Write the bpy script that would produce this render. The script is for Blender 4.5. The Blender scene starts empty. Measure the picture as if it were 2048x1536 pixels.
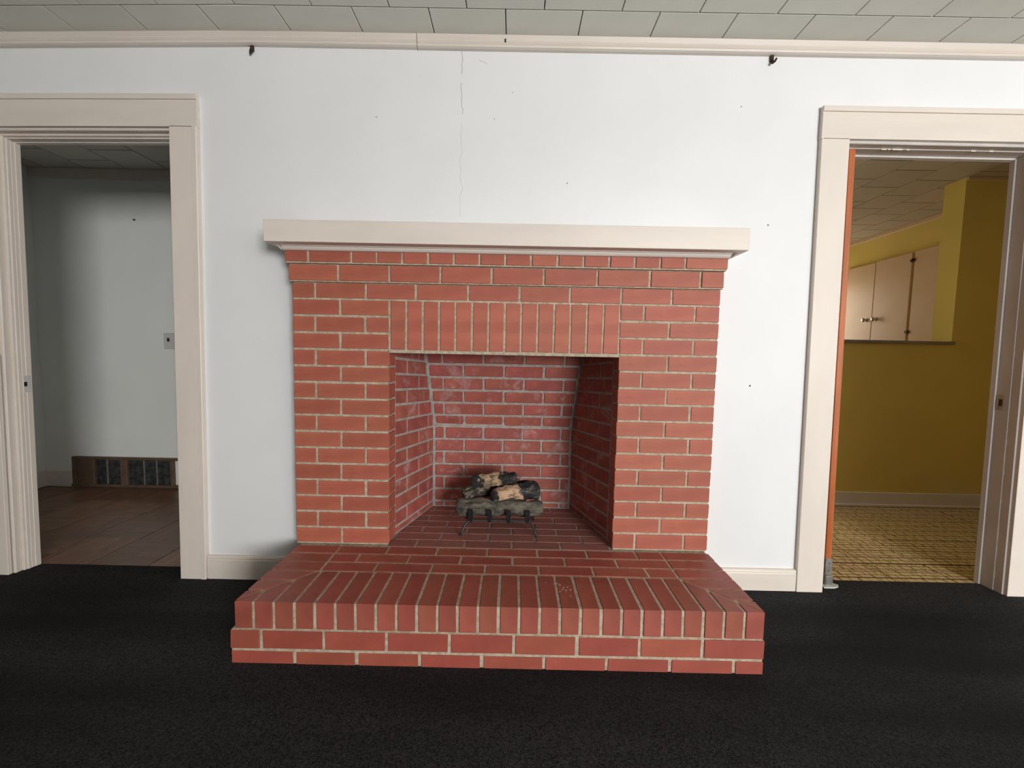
import bpy, bmesh, math, random
from mathutils import Vector, Matrix, noise
random.seed(7)
S = 0.0254 * 1.062          # metres per layout unit (one brick course module = 8 units)
ZF = -8.15                  # carpet level in layout units (hearth top is 0)
def V(x, y, z): return Vector((x * S, y * S, (z - ZF) * S))
scn = bpy.context.scene
COL = scn.collection

# ---------------------------------------------------------------- camera
RX, RY, RZ = -0.0700037, -0.01994795, 0.00280498
cx, sx = math.cos(RX), math.sin(RX); cy, sy = math.cos(RY), math.sin(RY); cz, sz = math.cos(RZ), math.sin(RZ)
Rm = (Matrix(((cz, -sz, 0), (sz, cz, 0), (0, 0, 1))) @ Matrix(((1, 0, 0), (0, cx, -sx), (0, sx, cx)))
      @ Matrix(((cy, 0, sy), (0, 1, 0), (-sy, 0, cy))))
right, fwd, up = Rm.col[0], Rm.col[1], Rm.col[2]
cam = bpy.data.cameras.new('camera'); co = bpy.data.objects.new('camera', cam); COL.objects.link(co)
M = Matrix.Identity(4)
for i in range(3):
    M[i][0] = right[i]; M[i][1] = up[i]; M[i][2] = -fwd[i]
M.translation = V(35.41411, -66.95894, 31.84274)
co.matrix_world = M
cam.sensor_width = 36.0; cam.sensor_fit = 'HORIZONTAL'; cam.lens = 36.0 * 833.795 / 2048.0
cam.clip_start = 0.02; cam.clip_end = 100
scn.camera = co

# ---------------------------------------------------------------- world, window light, added kitchen fill lamps, exposure
w = bpy.data.worlds.new('world'); scn.world = w; w.use_nodes = True
w.node_tree.nodes['Background'].inputs[0].default_value = (0.72, 0.83, 1.0, 1)
w.node_tree.nodes['Background'].inputs[1].default_value = 1.2
scn.view_settings.view_transform = 'Standard'; scn.view_settings.look = 'None'
scn.view_settings.gamma = 1.0; scn.view_settings.use_curve_mapping = False
scn.view_settings.exposure = 0.17
def area_light(name, loc, rot, sx_, sy_, power, color):
    l = bpy.data.lights.new(name, 'AREA'); l.shape = 'RECTANGLE'; l.size = sx_ * S; l.size_y = sy_ * S
    l.energy = power; l.color = color
    o = bpy.data.objects.new(name, l); o.location = loc; o.rotation_euler = rot; COL.objects.link(o); return o
H = math.pi / 2
area_light('window_daylight', V(146, -237, 45), (H, 0, 0), 74, 50, 330, (1.0, 0.985, 0.965))
area_light('kitchen_fill_light', V(159, 127.5, 50), (-H, 0, 0), 24, 30, 6, (1.0, 0.88, 0.70))  # added lamp at an unseen window, placed to light the cabinets
area_light('half_wall_fill_light', V(74.5, 39, 48), (H, 0, -H), 12, 34, 6.0, (1.0, 0.99, 0.82))  # added lamp, brightens the half wall from its left end

# ---------------------------------------------------------------- materials
MATS = {}
def mat(name, color, rough=0.6, metal=0.0, var=0.0, nscale=20.0, bump=0.0, bscale=60.0, objvar=0.0, spec=0.5,
        color2=None, stretch=(1, 1, 1), sheen=0.0, hue=0.0):
    m = bpy.data.materials.new(name); m.use_nodes = True; nt = m.node_tree; b = nt.nodes['Principled BSDF']
    b.inputs['Roughness'].default_value = rough; b.inputs['Metallic'].default_value = metal
    b.inputs['Specular IOR Level'].default_value = spec
    if sheen:
        b.inputs['Sheen Weight'].default_value = sheen; b.inputs['Sheen Roughness'].default_value = 0.6
        b.inputs['Sheen Tint'].default_value = (0.7, 0.7, 0.75, 1)
    tc = nt.nodes.new('ShaderNodeTexCoord'); mp = nt.nodes.new('ShaderNodeMapping'); mp.inputs['Scale'].default_value = stretch
    nt.links.new(tc.outputs['Object'], mp.inputs['Vector'])
    col = nt.nodes.new('ShaderNodeRGB'); col.outputs[0].default_value = (*color, 1); out = col.outputs[0]
    if color2 or var:
        n = nt.nodes.new('ShaderNodeTexNoise'); n.inputs['Scale'].default_value = nscale; n.inputs['Detail'].default_value = 5
        nt.links.new(mp.outputs[0], n.inputs['Vector'])
        if color2 is None: color2 = tuple(c * (1 - var) for c in color)
        rmp = nt.nodes.new('ShaderNodeValToRGB'); rmp.color_ramp.elements[0].position = 0.38; rmp.color_ramp.elements[1].position = 0.62
        nt.links.new(n.outputs['Fac'], rmp.inputs[0])
        mx = nt.nodes.new('ShaderNodeMix'); mx.data_type = 'RGBA'
        nt.links.new(rmp.outputs[0], mx.inputs[0]); nt.links.new(out, mx.inputs[6]); mx.inputs[7].default_value = (*color2, 1)
        out = mx.outputs[2]
    if objvar:
        oi = nt.nodes.new('ShaderNodeObjectInfo'); mr = nt.nodes.new('ShaderNodeMapRange')
        mr.inputs[3].default_value = 1 - objvar; mr.inputs[4].default_value = 1 + objvar
        nt.links.new(oi.outputs['Random'], mr.inputs[0])
        hs = nt.nodes.new('ShaderNodeHueSaturation'); nt.links.new(mr.outputs[0], hs.inputs['Value'])
        if hue:
            ma = nt.nodes.new('ShaderNodeMath'); ma.operation = 'MULTIPLY'; ma.inputs[1].default_value = 7.31
            mf = nt.nodes.new('ShaderNodeMath'); mf.operation = 'FRACT'
            nt.links.new(oi.outputs['Random'], ma.inputs[0]); nt.links.new(ma.outputs[0], mf.inputs[0])
            m2 = nt.nodes.new('ShaderNodeMapRange'); m2.inputs[3].default_value = 0.5 - hue; m2.inputs[4].default_value = 0.5 + hue
            nt.links.new(mf.outputs[0], m2.inputs[0]); nt.links.new(m2.outputs[0], hs.inputs['Hue'])
        nt.links.new(out, hs.inputs['Color']); out = hs.outputs[0]
    nt.links.new(out, b.inputs['Base Color'])
    if bump:
        n = nt.nodes.new('ShaderNodeTexNoise'); n.inputs['Scale'].default_value = bscale; n.inputs['Detail'].default_value = 4
        bp = nt.nodes.new('ShaderNodeBump'); bp.inputs['Strength'].default_value = bump; bp.inputs['Distance'].default_value = 0.004
        nt.links.new(mp.outputs[0], n.inputs['Vector']); nt.links.new(n.outputs['Fac'], bp.inputs['Height'])
        nt.links.new(bp.outputs[0], b.inputs['Normal'])
    MATS[name] = m; return m

WALL = mat('wall_paint', (0.79, 0.80, 0.812), 0.55, var=0.03, nscale=3, bump=0.05, bscale=25)
WALL2 = mat('unseen_wall_toned_down', (0.58, 0.57, 0.55), 0.6, var=0.03, nscale=3)  # walls out of view, darkened to cut bounce into the firebox
WALL3 = mat('left_room_paint_lifted', (0.86, 0.88, 0.85), 0.55, var=0.03, nscale=3, bump=0.05, bscale=25)  # colour lifted above the main wall paint in place of missing light
TRIM = mat('trim_paint', (0.75, 0.675, 0.605), 0.42, var=0.05, nscale=8, bump=0.05, bscale=40, stretch=(1, 1, 0.3))
TRIMH = mat('trim_paint_head', (0.74, 0.67, 0.60), 0.42, var=0.06, nscale=14, bump=0.08, bscale=60, stretch=(0.15, 1, 1))
JAMBG = mat('jamb_paint', (0.62, 0.585, 0.55), 0.32, var=0.10, nscale=10, bump=0.10, bscale=30, stretch=(1, 1, 0.3))
TILEC = mat('ceiling_tile_paint', (0.78, 0.775, 0.70), 0.7, var=0.04, nscale=6, objvar=0.03, bump=0.05, bscale=200)
TILEL = mat('left_room_ceiling_tile_paint', (0.72, 0.70, 0.62), 0.7, var=0.04, nscale=6, objvar=0.05)
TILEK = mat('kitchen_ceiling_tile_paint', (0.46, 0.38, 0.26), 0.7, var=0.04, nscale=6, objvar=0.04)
DARK = mat('dark_gap', (0.035, 0.033, 0.035), 0.9)
MORTAR = mat('mortar', (0.50, 0.43, 0.33), 0.9, color2=(0.37, 0.305, 0.225), nscale=55, bump=0.5, bscale=160)
MORTARF = mat('firebox_mortar', (0.40, 0.36, 0.33), 0.9, color2=(0.30, 0.265, 0.24), nscale=45, bump=0.5, bscale=160)
BRICK = mat('brick_face', (0.43, 0.122, 0.073), 0.62, color2=(0.36, 0.096, 0.058), nscale=11, objvar=0.09, hue=0.003, bump=0.10, bscale=90, stretch=(0.5, 1, 2.0))
BRICKH = mat('brick_hearth', (0.345, 0.092, 0.062), 0.50, color2=(0.27, 0.07, 0.048), nscale=11, objvar=0.10, hue=0.005, bump=0.10, bscale=90)
BRICKF = mat('brick_firebox_floor', (0.29, 0.105, 0.082), 0.75, color2=(0.23, 0.105, 0.085), nscale=9, objvar=0.12, hue=0.004, bump=0.15, bscale=90)
BLACKM = mat('black_iron', (0.012, 0.012, 0.014), 0.5, metal=0.3)
GREYM = mat('grey_iron', (0.045, 0.046, 0.05), 0.45, metal=0.5, bump=0.1, bscale=200)
YELLOW = mat('yellow_paint', (0.74, 0.56, 0.15), 0.30, var=0.06, nscale=3)
CAB = mat('cabinet_paint', (0.66, 0.46, 0.27), 0.4, var=0.04, nscale=6)
WOODO = mat('orange_stained_wood', (0.50, 0.135, 0.035), 0.4, color2=(0.36, 0.09, 0.02), nscale=30, stretch=(1, 1, 0.08))
CHROME = mat('chrome', (0.55, 0.52, 0.5), 0.15, metal=1.0)
BRONZE = mat('dark_bronze', (0.05, 0.03, 0.02), 0.4, metal=0.6)
STEEL = mat('worn_steel', (0.42, 0.40, 0.37), 0.35, metal=0.6, var=0.3)
VENTB = mat('brown_painted_metal', (0.13, 0.085, 0.055), 0.5, var=0.2, nscale=20)
PLATE = mat('switch_plate', (0.60, 0.60, 0.58), 0.35)
SCRATCH = mat('bare_scratch', (0.85, 0.83, 0.78), 0.6)
CRACK = mat('crack_line', (0.42, 0.40, 0.39), 0.9)
LEDGE = mat('metal_edged_ledge', (0.33, 0.29, 0.27), 0.3, metal=0.4, var=0.2, nscale=6)
GLASSW = mat('window_glass', (0.8, 0.85, 0.9), 0.1)

def firebrick():
    # old firebox brick: deep red with chalky white bloom around the edges of patches
    m = mat('firebox_brick', (0.36, 0.093, 0.068), 0.7, color2=(0.28, 0.072, 0.055), nscale=14, objvar=0.11, hue=0.005, bump=0.3, bscale=110)
    nt = m.node_tree; b = nt.nodes['Principled BSDF']; src = b.inputs['Base Color'].links[0].from_socket
    g = nt.nodes.new('ShaderNodeNewGeometry')
    n = nt.nodes.new('ShaderNodeTexNoise'); n.inputs['Scale'].default_value = 10; n.inputs['Detail'].default_value = 10; n.inputs['Roughness'].default_value = 0.68
    n.inputs['Distortion'].default_value = 0.6
    nt.links.new(g.outputs['Position'], n.inputs['Vector'])
    r = nt.nodes.new('ShaderNodeValToRGB'); r.color_ramp.elements[0].position = 0.545; r.color_ramp.elements[1].position = 0.70
    r.color_ramp.elements[1].color = (0.62, 0.62, 0.62, 1)
    nt.links.new(n.outputs['Fac'], r.inputs[0])
    mx = nt.nodes.new('ShaderNodeMix'); mx.data_type = 'RGBA'; mx.inputs[7].default_value = (0.50, 0.36, 0.36, 1)
    nt.links.new(r.outputs[0], mx.inputs[0]); nt.links.new(src, mx.inputs[6]); nt.links.new(mx.outputs[2], b.inputs['Base Color'])
    return m
FBRICK = firebrick()

def carpet_mat():
    m = bpy.data.materials.new('black_carpet'); m.use_nodes = True; nt = m.node_tree; b = nt.nodes['Principled BSDF']
    b.inputs['Roughness'].default_value = 0.95; b.inputs['Specular IOR Level'].default_value = 0.15
    b.inputs['Sheen Weight'].default_value = 0.02; b.inputs['Sheen Roughness'].default_value = 0.5
    tc = nt.nodes.new('ShaderNodeTexCoord')
    n = nt.nodes.new('ShaderNodeTexNoise'); n.inputs['Scale'].default_value = 210; n.inputs['Detail'].default_value = 3; n.inputs['Roughness'].default_value = 0.7
    mp = nt.nodes.new('ShaderNodeMapping'); mp.inputs['Rotation'].default_value = (0, 0, 0.7); mp.inputs['Scale'].default_value = (0.5, 2.6, 1)
    n2 = nt.nodes.new('ShaderNodeTexNoise'); n2.inputs['Scale'].default_value = 1.3; n2.inputs['Detail'].default_value = 4
    for a, c in ((tc.outputs['Object'], n.inputs['Vector']), (tc.outputs['Object'], mp.inputs['Vector']), (mp.outputs[0], n2.inputs['Vector'])): nt.links.new(a, c)
    r = nt.nodes.new('ShaderNodeValToRGB'); e = r.color_ramp.elements
    e[0].position = 0.36; e[0].color = (0.0015, 0.0015, 0.002, 1); e[1].position = 0.68; e[1].color = (0.030, 0.029, 0.030, 1)
    nt.links.new(n.outputs['Fac'], r.inputs[0])
    r2 = nt.nodes.new('ShaderNodeMapRange'); r2.inputs[1].default_value = 0.35; r2.inputs[2].default_value = 0.65; r2.inputs[3].default_value = 0.55; r2.inputs[4].default_value = 1.9
    nt.links.new(n2.outputs['Fac'], r2.inputs[0])
    mx = nt.nodes.new('ShaderNodeVectorMath'); mx.operation = 'SCALE'
    nt.links.new(r.outputs[0], mx.inputs[0]); nt.links.new(r2.outputs[0], mx.inputs['Scale'])
    nt.links.new(mx.outputs[0], b.inputs['Base Color'])
    bp = nt.nodes.new('ShaderNodeBump'); bp.inputs['Strength'].default_value = 1.0; bp.inputs['Distance'].default_value = 0.008
    nt.links.new(n.outputs['Fac'], bp.inputs['Height']); nt.links.new(bp.outputs[0], b.inputs['Normal'])
    return m
CARPET = carpet_mat()

def kitchen_floor_mat():
    m = bpy.data.materials.new('patterned_floor_tile'); m.use_nodes = True; nt = m.node_tree; b = nt.nodes['Principled BSDF']
    b.inputs['Roughness'].default_value = 0.35
    g = nt.nodes.new('ShaderNodeNewGeometry'); fac = None
    for (w_, h_, off, rot, mor) in ((0.062, 0.031, 0.37, 0, 0.0026), (0.047, 0.074, 0.61, 0, 0.0024)):
        mp = nt.nodes.new('ShaderNodeMapping'); mp.inputs['Rotation'].default_value = (0, 0, rot)
        nt.links.new(g.outputs['Position'], mp.inputs['Vector'])
        br = nt.nodes.new('ShaderNodeTexBrick'); br.offset = off; br.squash = 1.7; br.squash_frequency = 3; br.offset_frequency = 2
        br.inputs['Scale'].default_value = 1.0; br.inputs['Mortar Size'].default_value = mor
        br.inputs['Brick Width'].default_value = w_; br.inputs['Row Height'].default_value = h_
        nt.links.new(mp.outputs[0], br.inputs['Vector'])
        if fac is None: fac = br.outputs['Fac']
        else:
            mm = nt.nodes.new('ShaderNodeMath'); mm.operation = 'MAXIMUM'; nt.links.new(fac, mm.inputs[0]); nt.links.new(br.outputs['Fac'], mm.inputs[1]); fac = mm.outputs[0]
    mx = nt.nodes.new('ShaderNodeMix'); mx.data_type = 'RGBA'
    mx.inputs[6].default_value = (0.66, 0.50, 0.26, 1); mx.inputs[7].default_value = (0.09, 0.045, 0.015, 1)
    nt.links.new(fac, mx.inputs[0]); nt.links.new(mx.outputs[2], b.inputs['Base Color'])
    return m
KFLOOR = kitchen_floor_mat()

def parquet_mat():
    m = bpy.data.materials.new('parquet_wood'); m.use_nodes = True; nt = m.node_tree; b = nt.nodes['Principled BSDF']
    b.inputs['Roughness'].default_value = 0.33
    tc = nt.nodes.new('ShaderNodeTexCoord'); mp = nt.nodes.new('ShaderNodeMapping'); mp.inputs['Scale'].default_value = (1, 9, 1)
    nt.links.new(tc.outputs['Object'], mp.inputs['Vector'])
    n = nt.nodes.new('ShaderNodeTexNoise'); n.inputs['Scale'].default_value = 9; n.inputs['Detail'].default_value = 6
    nt.links.new(mp.outputs[0], n.inputs['Vector'])
    r = nt.nodes.new('ShaderNodeValToRGB'); e = r.color_ramp.elements
    e[0].position = 0.3; e[0].color = (0.19, 0.09, 0.048, 1); e[1].position = 0.7; e[1].color = (0.32, 0.17, 0.10, 1)
    nt.links.new(n.outputs['Fac'], r.inputs[0])
    br = nt.nodes.new('ShaderNodeTexBrick'); br.offset = 0.0; br.inputs['Scale'].default_value = 1; br.inputs['Brick Width'].default_value = 2.0
    br.inputs['Row Height'].default_value = 1.86 * S; br.inputs['Mortar Size'].default_value = 0.0006
    br.inputs['Color1'].default_value = (1, 1, 1, 1); br.inputs['Color2'].default_value = (0.7, 0.7, 0.7, 1); br.inputs['Mortar'].default_value = (0.35, 0.3, 0.3, 1)
    nt.links.new(tc.outputs['Object'], br.inputs['Vector'])
    mx = nt.nodes.new('ShaderNodeMix'); mx.data_type = 'RGBA'; mx.blend_type = 'MULTIPLY'; mx.inputs[0].default_value = 1
    nt.links.new(r.outputs[0], mx.inputs[6]); nt.links.new(br.outputs[0], mx.inputs[7])
    oi = nt.nodes.new('ShaderNodeObjectInfo'); mr = nt.nodes.new('ShaderNodeMapRange'); mr.inputs[3].default_value = 0.8; mr.inputs[4].default_value = 1.25
    nt.links.new(oi.outputs['Random'], mr.inputs[0]); hs = nt.nodes.new('ShaderNodeHueSaturation')
    nt.links.new(mr.outputs[0], hs.inputs['Value']); nt.links.new(mx.outputs[2], hs.inputs['Color']); nt.links.new(hs.outputs[0], b.inputs['Base Color'])
    return m
PARQ = parquet_mat()

def log_mat(name, c1, c2, scale, lo=0.42, hi=0.58, mask=None, tan=None):
    m = bpy.data.materials.new(name); m.use_nodes = True; nt = m.node_tree; b = nt.nodes['Principled BSDF']
    b.inputs['Roughness'].default_value = 0.9
    tc = nt.nodes.new('ShaderNodeTexCoord'); mp = nt.nodes.new('ShaderNodeMapping'); mp.inputs['Scale'].default_value = (0.45, 1, 1)
    nt.links.new(tc.outputs['Object'], mp.inputs['Vector'])
    n = nt.nodes.new('ShaderNodeTexNoise'); n.inputs['Scale'].default_value = scale; n.inputs['Detail'].default_value = 7; n.inputs['Roughness'].default_value = 0.75
    nt.links.new(mp.outputs[0], n.inputs['Vector'])
    r = nt.nodes.new('ShaderNodeValToRGB'); e = r.color_ramp.elements
    e[0].position = lo; e[0].color = (*c1, 1); e[1].position = hi; e[1].color = (*c2, 1)
    nt.links.new(n.outputs['Fac'], r.inputs[0]); out = r.outputs[0]
    if mask:
        sp = nt.nodes.new('ShaderNodeSeparateXYZ'); nt.links.new(tc.outputs['Object'], sp.inputs[0])
        n3 = nt.nodes.new('ShaderNodeTexNoise'); n3.inputs['Scale'].default_value = 26; nt.links.new(tc.outputs['Object'], n3.inputs['Vector'])
        ad = nt.nodes.new('ShaderNodeMath'); ad.operation = 'MULTIPLY_ADD'; ad.inputs[1].default_value = 0.11; nt.links.new(n3.outputs['Fac'], ad.inputs[0]); nt.links.new(sp.outputs[0], ad.inputs[2])
        su = nt.nodes.new('ShaderNodeMath'); su.operation = 'SUBTRACT'; su.inputs[1].default_value = mask[0] * S + 0.055; nt.links.new(ad.outputs[0], su.inputs[0])
        ab = nt.nodes.new('ShaderNodeMath'); ab.operation = 'ABSOLUTE'; nt.links.new(su.outputs[0], ab.inputs[0])
        mr = nt.nodes.new('ShaderNodeMapRange'); mr.inputs[1].default_value = mask[1] * S; mr.inputs[2].default_value = mask[1] * S + 0.006; mr.inputs[3].default_value = 1; mr.inputs[4].default_value = 0
        nt.links.new(ab.outputs[0], mr.inputs[0])
        n4 = nt.nodes.new('ShaderNodeTexNoise'); n4.inputs['Scale'].default_value = 55; n4.inputs['Detail'].default_value = 5; n4.inputs['Roughness'].default_value = 0.7; nt.links.new(mp.outputs[0], n4.inputs['Vector'])
        r4 = nt.nodes.new('ShaderNodeValToRGB'); f = r4.color_ramp.elements; f[0].position = 0.38; f[0].color = (tan[0] * .22, tan[1] * .2, tan[2] * .2, 1); f[1].position = 0.5; f[1].color = (*tan, 1)
        nt.links.new(n4.outputs['Fac'], r4.inputs[0])
        mx = nt.nodes.new('ShaderNodeMix'); mx.data_type = 'RGBA'; nt.links.new(mr.outputs[0], mx.inputs[0]); nt.links.new(out, mx.inputs[6]); nt.links.new(r4.outputs[0], mx.inputs[7]); out = mx.outputs[2]
    nt.links.new(out, b.inputs['Base Color'])
    n2 = nt.nodes.new('ShaderNodeTexNoise'); n2.inputs['Scale'].default_value = 70; n2.inputs['Detail'].default_value = 6; nt.links.new(mp.outputs[0], n2.inputs['Vector'])
    bp = nt.nodes.new('ShaderNodeBump'); bp.inputs['Strength'].default_value = 0.9; bp.inputs['Distance'].default_value = 0.006
    nt.links.new(n2.outputs['Fac'], bp.inputs['Height']); nt.links.new(bp.outputs[0], b.inputs['Normal'])
    return m

# ---------------------------------------------------------------- helpers (all coordinates in layout units)
ORG = {}
def link(name, bm, m, parent=None, kind=None, label=None, smooth=False):
    """bm verts are in world metres; object origin goes to the centre of its box."""
    vs = [v.co for v in bm.verts]
    lo = Vector([min(v[i] for v in vs) for i in range(3)]); hi = Vector([max(v[i] for v in vs) for i in range(3)])
    c = (lo + hi) / 2
    for v in bm.verts: v.co -= c
    bmesh.ops.recalc_face_normals(bm, faces=bm.faces)
    me = bpy.data.meshes.new(name); bm.to_mesh(me); bm.free(); me.materials.append(m)
    if smooth:
        for p in me.polygons: p.use_smooth = True
    return place(name, me, c, parent, kind, label)
def place(name, me, loc, parent=None, kind=None, label=None, rot=None):
    o = bpy.data.objects.new(name, me); COL.objects.link(o)
    ORG[o.name] = loc.copy()
    if parent is not None: o.parent = parent; o.location = loc - ORG[parent.name]
    else: o.location = loc
    if rot: o.rotation_euler = rot
    if kind: o['kind'] = kind
    if label: o['label'] = label
    return o
def thing(name, loc, label, cat, group=None):
    o = bpy.data.objects.new(name, None); COL.objects.link(o); o.location = loc; o.empty_display_size = 0.05
    ORG[o.name] = loc.copy(); o['label'] = label; o['category'] = cat
    if group: o['group'] = group
    return o
def tag(o, label, cat, group=None):
    o['label'] = label; o['category'] = cat
    if group: o['group'] = group
    return o
def struct_root(name, loc):
    o = bpy.data.objects.new(name, None); COL.objects.link(o); o.location = loc; ORG[o.name] = loc.copy(); o['kind'] = 'structure'; o.empty_display_size = 0.05
    return o
def hexa(bm, pts, bev=0.0):
    """pts: 8 layout points, bottom ring 0-3 then top ring 4-7"""
    vs = [bm.verts.new(V(*p)) for p in pts]; es = set()
    for f in ((0, 3, 2, 1), (4, 5, 6, 7), (0, 1, 5, 4), (1, 2, 6, 5), (2, 3, 7, 6), (3, 0, 4, 7)):
        fc = bm.faces.new([vs[i] for i in f]); es.update(fc.edges)
    if bev: bmesh.ops.bevel(bm, geom=list(es), offset=bev * S, segments=1, affect='EDGES', profile=0.5)
    return bm
def box(bm, x0, x1, y0, y1, z0, z1, bev=0.0):
    return hexa(bm, [(x0, y0, z0), (x1, y0, z0), (x1, y1, z0), (x0, y1, z0), (x0, y0, z1), (x1, y0, z1), (x1, y1, z1), (x0, y1, z1)], bev)
def bxo(name, x0, x1, y0, y1, z0, z1, m, parent=None, bev=0.0, kind=None, label=None):
    bm = bmesh.new(); box(bm, x0, x1, y0, y1, z0, z1, bev); return link(name, bm, m, parent, kind, label)
def prism(bm, poly, z0, z1):
    a = [bm.verts.new(V(x, y, z0)) for x, y in poly]; b = [bm.verts.new(V(x, y, z1)) for x, y in poly]; n = len(poly)
    bm.faces.new(a[::-1]); bm.faces.new(b)
    for i in range(n): bm.faces.new((a[i], a[(i + 1) % n], b[(i + 1) % n], b[i]))
def sweep(bm, rings, closed=True, caps=True):
    """rings: list of rings of layout points with the same length"""
    R = [[bm.verts.new(V(*p)) for p in r] for r in rings]; n = len(R[0])
    for a, b in zip(R[:-1], R[1:]):
        for i in range(n if closed else n - 1): bm.faces.new((a[i], a[(i + 1) % n], b[(i + 1) % n], b[i]))
    if caps and closed: bm.faces.new(R[0][::-1]); bm.faces.new(R[-1])
def tube(bm, pts, r, n=8):
    rings = []
    for i, p in enumerate(pts):
        p = Vector(p); a = Vector(pts[max(0, i - 1)]); b = Vector(pts[min(len(pts) - 1, i + 1)]); t = (b - a).normalized()
        u = t.cross(Vector((0.13, 0.2, 0.97))).normalized(); v = t.cross(u); rr = r[i] if isinstance(r, (list, tuple)) else r
        rings.append([tuple(p + u * rr * math.cos(k * 2 * math.pi / n) + v * rr * math.sin(k * 2 * math.pi / n)) for k in range(n)])
    sweep(bm, rings)

BCACHE = {}
def brick(parent, x0, x1, y0, y1, z0, z1, m, name='brick', rot=None, jit=True, bev=0.06):
    """one brick as its own object; same-size bricks share mesh data"""
    w_, d_, h_ = round(x1 - x0, 1), round(y1 - y0, 1), round(z1 - z0, 1); var = random.randrange(3)
    key = (w_, d_, h_, m.name, var)
    if key not in BCACHE:
        bm = bmesh.new(); hx, hy, hz = w_ / 2, d_ / 2, h_ / 2; j = lambda: random.uniform(-0.035, 0.035)
        pts = [(sx_ * hx + j(), sy_ * hy + j() * .6, sz_ * hz + j() * .5) for sz_ in (-1, 1) for sx_, sy_ in ((-1, -1), (1, -1), (1, 1), (-1, 1))]
        hexa(bm, pts, bev)
        for v in bm.verts: v.co -= V(0, 0, 0)
        bmesh.ops.recalc_face_normals(bm, faces=bm.faces)
        me = bpy.data.meshes.new(name); bm.to_mesh(me); bm.free(); me.materials.append(m); BCACHE[key] = me
    c = V((x0 + x1) / 2, (y0 + y1) / 2, (z0 + z1) / 2)
    if jit: c += Vector((random.uniform(-.03, .03), random.uniform(-.035, .035), random.uniform(-.02, .02))) * S
    r = rot or (0, 0, 0)
    r = (r[0] + random.uniform(-.0015, .0015), r[1] + random.uniform(-.003, .003), r[2] + random.uniform(-.0025, .0025))
    return place(name, BCACHE[key], c, parent, rot=r)
def poly_brick(parent, poly, z0, z1, m, name='brick', bev=0.05):
    bm = bmesh.new(); prism(bm, poly, z0, z1)
    bmesh.ops.bevel(bm, geom=list(bm.edges), offset=bev * S, segments=1, affect='EDGES', profile=0.5)
    return link(name, bm, m, parent)

# ================================================================ STRUCTURE
WF, WB = 3.6, 7.0                     # front and back face of the fireplace wall
def leanL(z): return -0.8 * (72.0 - z) / 80.0
def leanR(z): return 1.05 * (72.0 - z) / 80.0
DL0, DL1, DLZ = -50.2, -20.95, 67.55  # left doorway (x at top)
DR0, DR1, DRZ = 88.65, 120.6, 67.5   # right doorway
bm = bmesh.new()
def wbox(a, b, z0, z1): box(bm, a, b, WF, WB, z0, z1)
box(bm, -143, DL0 - 1.6, WF, WB, ZF, 83); wbox(DL0 - 1.6, DL1 + .5, 68.8, 83)
wbox(DL1 + 0.5, 12, ZF, 83); wbox(12, 56, 37, 83); wbox(56, DR0 - 0.6, ZF, 83); wbox(DR0 - 0.6, DR1 + 1.6, 68.8, 83); wbox(DR1 + 1.6, 203, ZF, 83)
wall_back = link('wall_back', bm, WALL, kind='structure')
# hairline plaster crack and nail holes in the fireplace wall
def ribbon(name, pts, wd, parent, m, Y):
    bm = bmesh.new()
    rings = [[(x - wd * random.uniform(.5, 1), Y, z), (x + wd * random.uniform(.5, 1), Y, z), (x, Y + .1, z)] for x, z in pts]
    sweep(bm, rings); return link(name, bm, m, parent)
cr = []; z = 80.4
while z > 54.2:
    cr.append((26.15 + 0.22 * noise.noise(Vector((z * .5, 3, 1))) * 2 + random.uniform(-.05, .05), z)); z -= 0.7
ribbon('crack', [p for p in cr if p[1] > 76.4], 0.055, wall_back, CRACK, WF - .03)
ribbon('crack', [p for p in cr if 70 < p[1] < 75.8], 0.045, wall_back, CRACK, WF - .03)
ribbon('crack', [p for p in cr if p[1] < 69.6], 0.022, wall_back, CRACK, WF - .02)
ribbon('crack', [(28.9, 79.05), (29.3, 78.85), (29.8, 78.7), (30.1, 78.5)], 0.06, wall_back, CRACK, WF - .03)
for x, z, r in ((12.3, 69.96, .14), (34.4, 74.15, .1), (31.5, 70.0, .1), (71.4, 72.6, .13), (75.5, 27.4, .16), (76.9, 54.0, .2), (43.6, 60.1, .14)):
    bm = bmesh.new(); bmesh.ops.create_cone(bm, cap_ends=True, segments=10, radius1=r * S, radius2=r * .6 * S, depth=.1 * S, matrix=Matrix.Translation(V(x, WF - .03, z)) @ Matrix.Rotation(H, 4, 'X'))
    link('nail_hole', bm, CRACK if r != .16 else DARK, wall_back)

# main room shell
bxo('floor', -145, 205, -245, 6.8, ZF - 3, ZF, CARPET, kind='structure')
bxo('wall_left', -143, -140, -245, WF, ZF, 83, WALL2, kind='structure')
# right wall, and the front wall (behind the camera) with the main window opening
bxo('wall_right', 200, 203, -245, WF, ZF, 83, WALL2, kind='structure')
bm = bmesh.new()
box(bm, -143, 108, -241, -238, ZF, 83); box(bm, 184, 203, -241, -238, ZF, 83); box(bm, 108, 184, -241, -238, ZF, 19); box(bm, 108, 184, -241, -238, 71, 83)
link('wall_front', bm, WALL2, kind='structure')
def window(name, mk):
    r = struct_root(name, mk[0])
    for b in mk[1]: bxo('window_frame', *b, TRIM, r, bev=.1)
    return r
window('window_1', (V(146, -240, 19), [(108, 184, -240.8, -238.2, 19, 21), (108, 184, -240.8, -238.2, 69, 71), (108, 110, -240.8, -238.2, 21, 69), (182, 184, -240.8, -238.2, 21, 69), (145, 147, -240.8, -238.6, 21, 69), (110, 182, -240.8, -239, 44, 45.5)]))

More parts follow.
